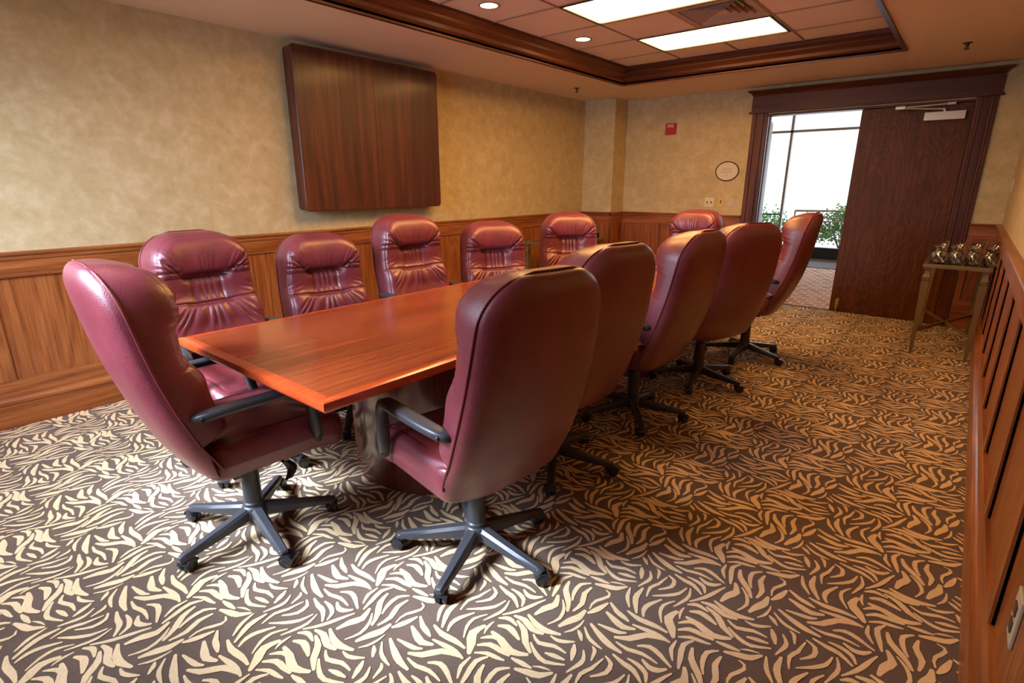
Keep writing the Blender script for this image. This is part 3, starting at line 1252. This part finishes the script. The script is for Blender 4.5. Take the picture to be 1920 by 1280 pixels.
# x, y, facing (deg from +x), seat drop, star angle (deg, world), label
CHAIRS = [
    (-1.985, .785, 87, 0.0, -8, 'burgundy leather executive chair at the near end of the conference table, facing down its length', 'chairs at the ends of the table'),
    (-1.213, 1.253, 170, 0.0, 1, 'burgundy leather executive chair nearest the camera on the right of the table, back turned', 'chairs along the right of the table'),
    (-1.375, 1.97, 169, 0.0, 16, 'burgundy leather executive chair second from the camera on the right of the table', 'chairs along the right of the table'),
    (-1.351, 2.75, 175, 0.0, 20, 'burgundy leather executive chair third from the camera on the right of the table', 'chairs along the right of the table'),
    (-1.273, 3.57, 152, 0.0, -7, 'burgundy leather executive chair fourth from the camera on the right of the table', 'chairs along the right of the table'),
    (-1.210, 4.38, 184, .025, -18, 'burgundy leather chair furthest along the right of the table, edge-on against the open door', 'chairs along the right of the table'),
    (-2.580, 1.06, 2, 0.0, 20, 'burgundy leather executive chair on the wall side beside the near end of the table', 'chairs along the wall side of the table'),
    (-2.600, 1.665, -10, -.055, 30, 'lower burgundy leather chair on the wall side, second from the near end of the table', 'chairs along the wall side of the table'),
    (-2.520, 2.28, -6, .03, 10, 'taller burgundy leather executive chair on the wall side, right under the wooden wall cabinet', 'chairs along the wall side of the table'),
    (-2.425, 2.86, -30, -.045, 25, 'lower burgundy leather executive chair on the wall side, fourth from the near end', 'chairs along the wall side of the table'),
    (-2.400, 3.69, -46, -.015, 15, 'burgundy leather executive chair furthest along the wall side, in front of the second side table', 'chairs along the wall side of the table'),
    (-1.880, 4.54, -92, -.005, 12, 'burgundy leather executive chair at the far end of the table facing back along it', 'chairs at the ends of the table'),
]
for i, (x, y, fa, drop, star, label, grp) in enumerate(CHAIRS):
    o = proto if i == 0 else copy_tree(proto)
    o.location = (x, y, 0.0015)
    rz = R(fa - 90)
    o.rotation_euler = (0, 0, rz)
    tag(o, label, 'chair', grp)
    for ch in o.children:
        nm = ch.name.split('.')[0]
        if nm in BASE_PARTS:
            ch.rotation_euler = (0, 0, R(star) - rz)
        elif nm != 'gas_column':
            ch.location = (0, 0, drop)

# ------------------------------------------------------------ conference table
def table():
    X0, X1, Y0, Y1, ZT_ = -2.350, -1.295, .735, 4.430, .750
    cx, cy = (X0 + X1) / 2, (Y0 + Y1) / 2
    root = empty('conference_table', (cx, cy, 0))
    hx, hy = (X1 - X0) / 2, (Y1 - Y0) / 2
    band = .038
    MB().box(-hx + band, hx - band, -hy + band, hy - band, ZT_ - .034, ZT_ - .0004).build('tabletop', m_table, root)
    prof = [(band + .0005, ZT_), (.010, ZT_), (.003, ZT_ - .003), (0, ZT_ - .010), (0, ZT_ - .024), (.005, ZT_ - .033), (.012, ZT_ - .036), (band + .0005, ZT_ - .036)]
    b = MB()
    rings = []
    for sx, sy in ((-1, -1), (1, -1), (1, 1), (-1, 1)):
        rings.append([Vector((sx * (hx - d), sy * (hy - d), z)) for d, z in prof])
    n = len(prof)
    for s in range(4):
        b.add(rings[s] + rings[(s + 1) % 4], [(k, (k + 1) % n, n + (k + 1) % n, n + k) for k in range(n)])
    b.build('edge_band', m_edge, root, smooth='auto')
    for py in (1.592, 3.573):
        T = Matrix.Translation((-1.905 - cx, py - cy, 0)) @ Matrix.Diagonal((1.28, 1.0, 1.0, 1))
        b = MB()
        b.lathe([(.288, 0.002), (.292, .006), (.292, ZT_ - .034)], 72, T)
        b.build('pedestal', m_drum, root, smooth='auto')
    tag(root, 'long rectangular cherry veneer conference table on two dark drum pedestals', 'table')


table()

# ------------------------------------------------------------ wooden wall cabinet
def cabinet():
    y0, y1, z0, z1 = 2.228, 3.610, 1.136, 2.286
    root = empty('wall_cabinet', (XL, (y0 + y1) / 2, z0))
    cy = (y0 + y1) / 2
    H = z1 - z0
    hy = (y1 - y0) / 2

    def outline(m, r=.03):
        pts = []
        for sx, sz in ((1, 1), (-1, 1), (-1, -1), (1, -1)):
            c = (sx * (hy - m - r), H / 2 + sz * (H / 2 - m - r))
            a0 = {(1, 1): 0, (-1, 1): 90, (-1, -1): 180, (1, -1): 270}[(sx, sz)]
            for k in range(6):
                a = R(a0 + 90 * k / 5)
                pts.append((c[0] + r * math.cos(a), c[1] + r * math.sin(a)))
        return pts
    b = MB()
    rings = [[Vector((x, p[0], p[1])) for p in outline(m)] for x, m in ((.001, .028), (.03, .028), (.032, .006), (.118, .006), (.1185, .02), (.122, .02))]
    b.sweep(rings)
    b.build('body', m_cab, root, smooth='auto')
    for s in (-1, 1):
        b = MB()
        pts = [p for p in outline(.0) ]
        half = [(max(p[0], .0015) if s > 0 else min(p[0], -.0015), p[1]) for p in pts]
        inn = [(p[0] - math.copysign(.006, p[0]) if abs(p[0]) > .3 else p[0], H / 2 + (p[1] - H / 2) * .99) for p in half]
        b.sweep([[Vector((x, p[0], p[1])) for p in q] for x, q in ((.122, half), (.142, half), (.150, inn))])
        b.build('door', m_cab, root, smooth='auto')
    tag(root, 'large square dark mahogany cabinet hung on the left wall', 'cabinet')


cabinet()

# ------------------------------------------------------------ side tables
def side_table():
    W, L, Ht = .42, 1.00, .735
    root = empty('side_table', (0, 0, 0))
    b = MB()
    for a in ((-W / 2, W / 2, -L / 2, -L / 2 + .03), (-W / 2, W / 2, L / 2 - .03, L / 2), (-W / 2, -W / 2 + .03, -L / 2 + .03, L / 2 - .03), (W / 2 - .03, W / 2, -L / 2 + .03, L / 2 - .03)):
        b.box(*a, Ht - .030, Ht)
    b.build('top_frame', m_gold, root, bevel=.003)
    MB().box(-W / 2 + .03, W / 2 - .03, -L / 2 + .03, L / 2 - .03, Ht - .014, Ht - .002).build('glass_top', m_dglass, root)
    for sx in (-1, 1):
        for sy in (-1, 1):
            x, y = sx * (W / 2 - .035), sy * (L / 2 - .035)
            rings = []
            for z, w in ((0, .011), (.02, .012), (.30, .018), (.585, .0245), (.600, .0255), (.603, .019), (.609, .019), (.612, .0255), (.618, .0255),
                         (.621, .019), (.627, .019), (.630, .0255), (.640, .0235), (.655, .018), (.68, .017), (.690, .024), (.705, .025)):
                rings.append([Vector((x + w * a, y + w * c, z)) for a, c in ((-1, -1), (1, -1), (1, 1), (-1, 1))])
            b = MB()
            b.sweep(rings)
            b.build('leg', m_gold, root)
    for s in (-1, 1):
        b = MB()
        a, c = Vector((-(W / 2 - .04), -s * (L / 2 - .04), .20)), Vector((W / 2 - .04, s * (L / 2 - .04), .20))
        d = (c - a).normalized()
        u = d.cross(Vector((0, 0, 1)))
        o1 = 0 if s > 0 else .0015
        b.sweep([[p + u * .010 + Vector((0, 0, .009 + o1)), p - u * .010 + Vector((0, 0, .009 + o1)), p - u * .010 - Vector((0, 0, .009)), p + u * .010 - Vector((0, 0, .009))] for p in (a, c)])
        b.build('stretcher', m_gold, root)
    return root


stb = side_table()
stb.location = (-.003, 5.790, .0015)
tag(stb, 'antique gold metal side table with dark glass top against the right wall beside the door', 'side table', 'gold metal side tables')
st2 = copy_tree(stb)
st2.location = (-3.47, 5.13, .0015)
tag(st2, 'antique gold metal side table near the far left corner, mostly hidden behind a leather chair', 'side table', 'gold metal side tables')

# ------------------------------------------------------------ slant-lipped glass jars
def glass_jar():
    prof = [(.030, 0), (.040, .004), (.047, .022), (.050, .045), (.046, .068), (.034, .086), (.026, .097), (.027, .106), (.034, .124), (.043, .150)]
    th = .0028
    n = 40
    b = MB()
    rings = []
    outer = prof
    inner = [(max(r - th, .001), z + (th if i == 0 else 0)) for i, (r, z) in enumerate(prof)][::-1]
    path = outer + inner
    for r, z in path:
        ring = []
        for k in range(n):
            a = 2 * PI * k / n
            zz = z + (.34 * r * math.cos(a) * sm(np.array(z), .085, .15) * 1.6)
            ring.append(Vector((r * math.cos(a), r * math.sin(a), float(zz))))
        rings.append(ring)
    b.sweep(rings)
    return b.build('glass_jar', m_glass, smooth=True)


jar = glass_jar()
JL = [
    ('clear glass jar with slanted lip, front row, first from the left on the side table', 0, 0), ('clear glass jar with slanted lip, front row, second from the left', 1, 0),
    ('clear glass jar with slanted lip, front row, third from the left', 2, 0), ('clear glass jar with slanted lip, front row, rightmost beside the wall', 3, 0),
    ('clear glass jar with slanted lip, back row, leftmost on the side table', 0, 1), ('clear glass jar with slanted lip, back row, second from the left', 1, 1),
    ('clear glass jar with slanted lip, back row, third from the left', 2, 1), ('clear glass jar with slanted lip, back row, rightmost beside the wall', 3, 1)]
for i, (lb, a, c) in enumerate(JL):
    o = jar if i == 0 else copy_tree(jar)
    o.location = (-.118 + a * .102 - c * .012, 5.385 + c * .125 + a * .01, .7355)
    o.rotation_euler = (0, 0, R(20 + 6 * a - 9 * c))
    tag(o, lb, 'glass jar', 'glass jars on the side table')

# dark box and pale cup on the second table
o = MB().box(-.07, .07, -.06, .06, 0, .055).build('dark_box', m_black, bevel=.006, loc=(-3.36, 5.50, .7355))
tag(o, 'small black box on the far left side table', 'box')
b = MB()
b.lathe([(.018, 0), (.022, .003), (.026, .045), (.024, .045), (.020, .004)], 24)
o = b.build('cup', m_ivory, smooth=True, loc=(-3.285, 5.39, .7355))
tag(o, 'small pale cup beside the black box on the far left side table', 'cup')

# ------------------------------------------------------------ ceiling fittings
def troffer(y0, y1, label):
    x0, x1 = GX[1] + .012, GX[2] - .012
    cx, cy = (x0 + x1) / 2, (y0 + y1) / 2
    root = empty('ceiling_light', (cx, cy, ZT))
    hx, hy = (x1 - x0) / 2, (y1 - y0) / 2 - .012
    b = MB()
    w = .016
    for q in ((-hx, hx, -hy, -hy + w), (-hx, hx, hy - w, hy), (-hx, -hx + w, -hy + w, hy - w), (hx - w, hx, -hy + w, hy - w)):
        b.box(*q, -.004, .03)
    b.box(-hx, hx, -hy, hy, .05, .06)
    b.build('frame', m_winframe, root)
    MB().box(-hx + w, hx - w, -hy + w, hy - w, .004, .010).build('diffuser', m_troffer, root)
    tag(root, label, 'ceiling light', 'fluorescent troffers in the tray ceiling')


troffer(4.510, 5.075, 'glowing rectangular fluorescent ceiling light nearest the door')
troffer(3.390, 3.950, 'glowing rectangular fluorescent ceiling light cut by the top of the frame, before the vent')
troffer(2.270, 2.830, 'glowing rectangular fluorescent ceiling light third from the door')


def can():
    root = empty('downlight', (0, 0, 0))
    b = MB()
    b.lathe([(.058, .004), (.060, -.003), (.070, -.003), (.072, .004)], 40, cap=False)
    b.build('trim_ring', m_grid, root, smooth=True)
    MB().lathe([(.001, .0), (.058, .0), (.058, .003), (.001, .003)], 40).build('lamp', m_canlight, root)
    return root


cn = can()
CL = [(-2.745, 4.235, 'round recessed downlight nearer the door corner of the tray'), (-2.750, 3.074, 'round recessed downlight at the top edge of the photo'),
      (-2.750, 1.92, 'round recessed downlight third from the door, left row'), (-2.750, .78, 'round recessed downlight nearest the front wall, left row')]
for i, (x, y, lb) in enumerate(CL):
    o = cn if i == 0 else copy_tree(cn)
    o.location = (x, y, ZT + .003)
    tag(o, lb, 'downlight', 'recessed downlights on the wall side of the tray')

# air diffuser
def diffuser():
    x0, x1, y0, y1 = (GX[1] + GX[2]) / 2 + .01, GX[2] - .01, 3.96, 4.50
    cx, cy = (x0 + x1) / 2, (y0 + y1) / 2
    hx, hy = (x1 - x0) / 2, (y1 - y0) / 2
    root = empty('air_vent', (cx, cy, ZT))
    b = MB()
    w = .04
    for q in ((-hx, hx, -hy, -hy + w), (-hx, hx, hy - w, hy), (-hx, -hx + w, -hy + w, hy - w), (hx - w, hx, -hy + w, hy - w)):
        b.box(*q, -.002, .012)
    b.build('frame', m_vent, root)
    MB().box(-hx + w, hx - w, -hy + w, hy - w, .075, .08).build('cavity', m_ventdark, root)
    for k in range(5):
        r = (hx - w) * (1 - k / 5.2)
        ri = r - .034
        b = MB()
        A = [Vector((sx * r, sy * r, .004)) for sx, sy in ((-1, -1), (1, -1), (1, 1), (-1, 1))]
        Bq = [Vector((sx * ri, sy * ri, .050)) for sx, sy in ((-1, -1), (1, -1), (1, 1), (-1, 1))]
        A2 = [p + Vector((0, 0, .003)) for p in A]
        B2 = [p + Vector((0, 0, .003)) for p in Bq]
        for s in range(4):
            t = (s + 1) % 4
            b.add([A[s], A[t], Bq[t], Bq[s], A2[s], A2[t], B2[t], B2[s]], [(0, 1, 2, 3), (7, 6, 5, 4), (0, 4, 5, 1), (3, 2, 6, 7)])
        b.build('louver', m_vent, root)
    tag(root, 'square louvered air vent in the ceiling between the fluorescent lights', 'air vent')


diffuser()


def sprinkler():
    b = MB()
    b.lathe([(.030, 0), (.030, -.004), (.012, -.006), (.010, -.022), (.004, -.024), (.004, -.040)], 20)
    b.tube([(.009, 0, -.022), (.012, 0, -.032), (.003, 0, -.042)], .002, 6)
    b.tube([(-.009, 0, -.022), (-.012, 0, -.032), (-.003, 0, -.042)], .002, 6)
    b.lathe([(.003, -.041), (.020, -.042), (.020, -.044), (.003, -.046)], 20)
    return b.build('sprinkler_head', m_bronze, smooth='auto')


sp = sprinkler()
sp.location = (-.241, 5.59, ZC)
tag(sp, 'small bronze sprinkler head hanging from the ceiling on the right above the door', 'sprinkler', 'ceiling sprinklers')
o = copy_tree(sp)
o.location = (-3.553, 5.396, ZC)
tag(o, 'small bronze sprinkler head hanging from the ceiling near the far left corner', 'sprinkler', 'ceiling sprinklers')

# ------------------------------------------------------------ things on the walls
def plate(name, x, z, w, h, m, label, cat, details=()):
    root = empty(name, (x, YB, z))
    MB().box(-w / 2, w / 2, -.007, 0, -h / 2, h / 2).build('cover_plate', m, root, bevel=.003)
    for (a, c, d, e, mm, nm) in details:
        MB().box(a - d, a + d, -.011, -.006, c - e, c + e).build(nm, mm, root)
    tag(root, label, cat, 'switch plates left of the door')


plate('wall_outlet', -2.426, 1.122, .115, .112, m_white, 'pale double switch plate, leftmost of the three plates left of the door', 'switch',
      ((-.024, 0, .006, .014, m_slot, 'toggle'), (.024, 0, .006, .014, m_slot, 'toggle')))
plate('light_switch', -2.290, 1.132, .078, .118, m_brassplate, 'golden single switch plate in the middle of the three', 'switch',
      ((0, 0, .006, .020, m_slot, 'toggle'),))
plate('blank_plate', -2.176, 1.128, .080, .105, m_ivory, 'blank plate coloured like the wallpaper, closest to the door casing', 'wall plate')


def textobj(txt, size, m, parent, loc, rot, ext=.001):
    c = bpy.data.curves.new('t', 'FONT')
    c.body = txt
    c.size = size
    c.extrude = ext
    c.align_x = 'CENTER'
    c.align_y = 'CENTER'
    t = bpy.data.objects.new('t', c)
    C.objects.link(t)
    bpy.context.view_layer.update()
    me = bpy.data.meshes.new_from_object(t)
    bpy.data.objects.remove(t)
    me.name = 'lettering'
    me.materials.clear()
    me.materials.append(m)
    o = bpy.data.objects.new('lettering', me)
    C.objects.link(o)
    o.parent = parent
    o.location = loc
    o.rotation_euler = rot
    return o


root = empty('fire_alarm_plate', (-2.976, YB, 1.971))
MB().box(-.066, .066, -.030, 0, -.064, .064).build('cover_plate', m_red, root, bevel=.004)
textobj('FIRE', .046, m_wtxt, root, (0, -.0315, .030), (R(90), 0, 0))
tag(root, 'small square red fire alarm plate with white letters high on the back wall', 'fire alarm')

root = empty('oval_sign', (-2.253, YB, 1.473))
b = MB()
n = 56
rings = []
for (rx, rz_, d) in ((.135, .110, 0), (.135, .110, -.012), (.131, .106, -.016), (.125, .100, -.014), (.123, .098, -.009)):
    rings.append([Vector((rx * math.cos(2 * PI * k / n), d, rz_ * math.sin(2 * PI * k / n))) for k in range(n)])
b.sweep(rings, cap=False)
b.build('frame', m_bronze, root, smooth=True)
b = MB()
b.sweep([[Vector((.124 * math.cos(2 * PI * k / n), d, .099 * math.sin(2 * PI * k / n))) for k in range(n)] for d in (-.004, -.010)])
b.build('face', m_signface, root)
# two blurred lines of script and a small mark: wavy strokes
b = MB()
for z, x0, x1, ph in ((.022, -.056, .056, 0), (-.008, -.064, .064, 2)):
    pts = [(x0 + (x1 - x0) * i / 60, -.0108, z + .0065 * math.sin(i * 1.15 + ph) + .003 * math.sin(i * .5)) for i in range(61)]
    b.tube(pts, .0016, 5)
b.tube([(-.010 + .02 * i / 10, -.0108, -.048 + .006 * math.sin(i * 1.2)) for i in range(11)], .0016, 5)
b.build('lettering', m_signtext, root)
tag(root, 'oval cream sign in a thin dark frame between the red plate and the door', 'sign')

# right wall plates
def rplate(name, y, z, w, h, m, label, cat, grp=None):
    root = empty(name, (XR - (.006 if z < .9 else 0), y, z))
    MB().box(-.007, 0, -w / 2, w / 2, -h / 2, h / 2).build('cover_plate', m, root, bevel=.002)
    for s in (-1, 1):
        MB().box(-.010, -.006, -.014, .014, s * .020 - .013, s * .020 + .013).build('socket' if z < .9 else 'toggle', m_slot if z < .9 else m, root)
    tag(root, label, cat, grp)


rplate('thermostat', 6.36, 1.315, .075, .115, m_white, 'small pale control plate on the right wall above the chair rail', 'switch')
rplate('wall_outlet', 4.66, .455, .072, .115, m_brassplate, 'golden outlet plate low on the right wall near the side table', 'outlet', 'outlets low on the right wall')
rplate('wall_outlet', 1.40, .455, .072, .115, m_ivory, 'ivory outlet plate low on the right wall at the edge of the photo', 'outlet', 'outlets low on the right wall')
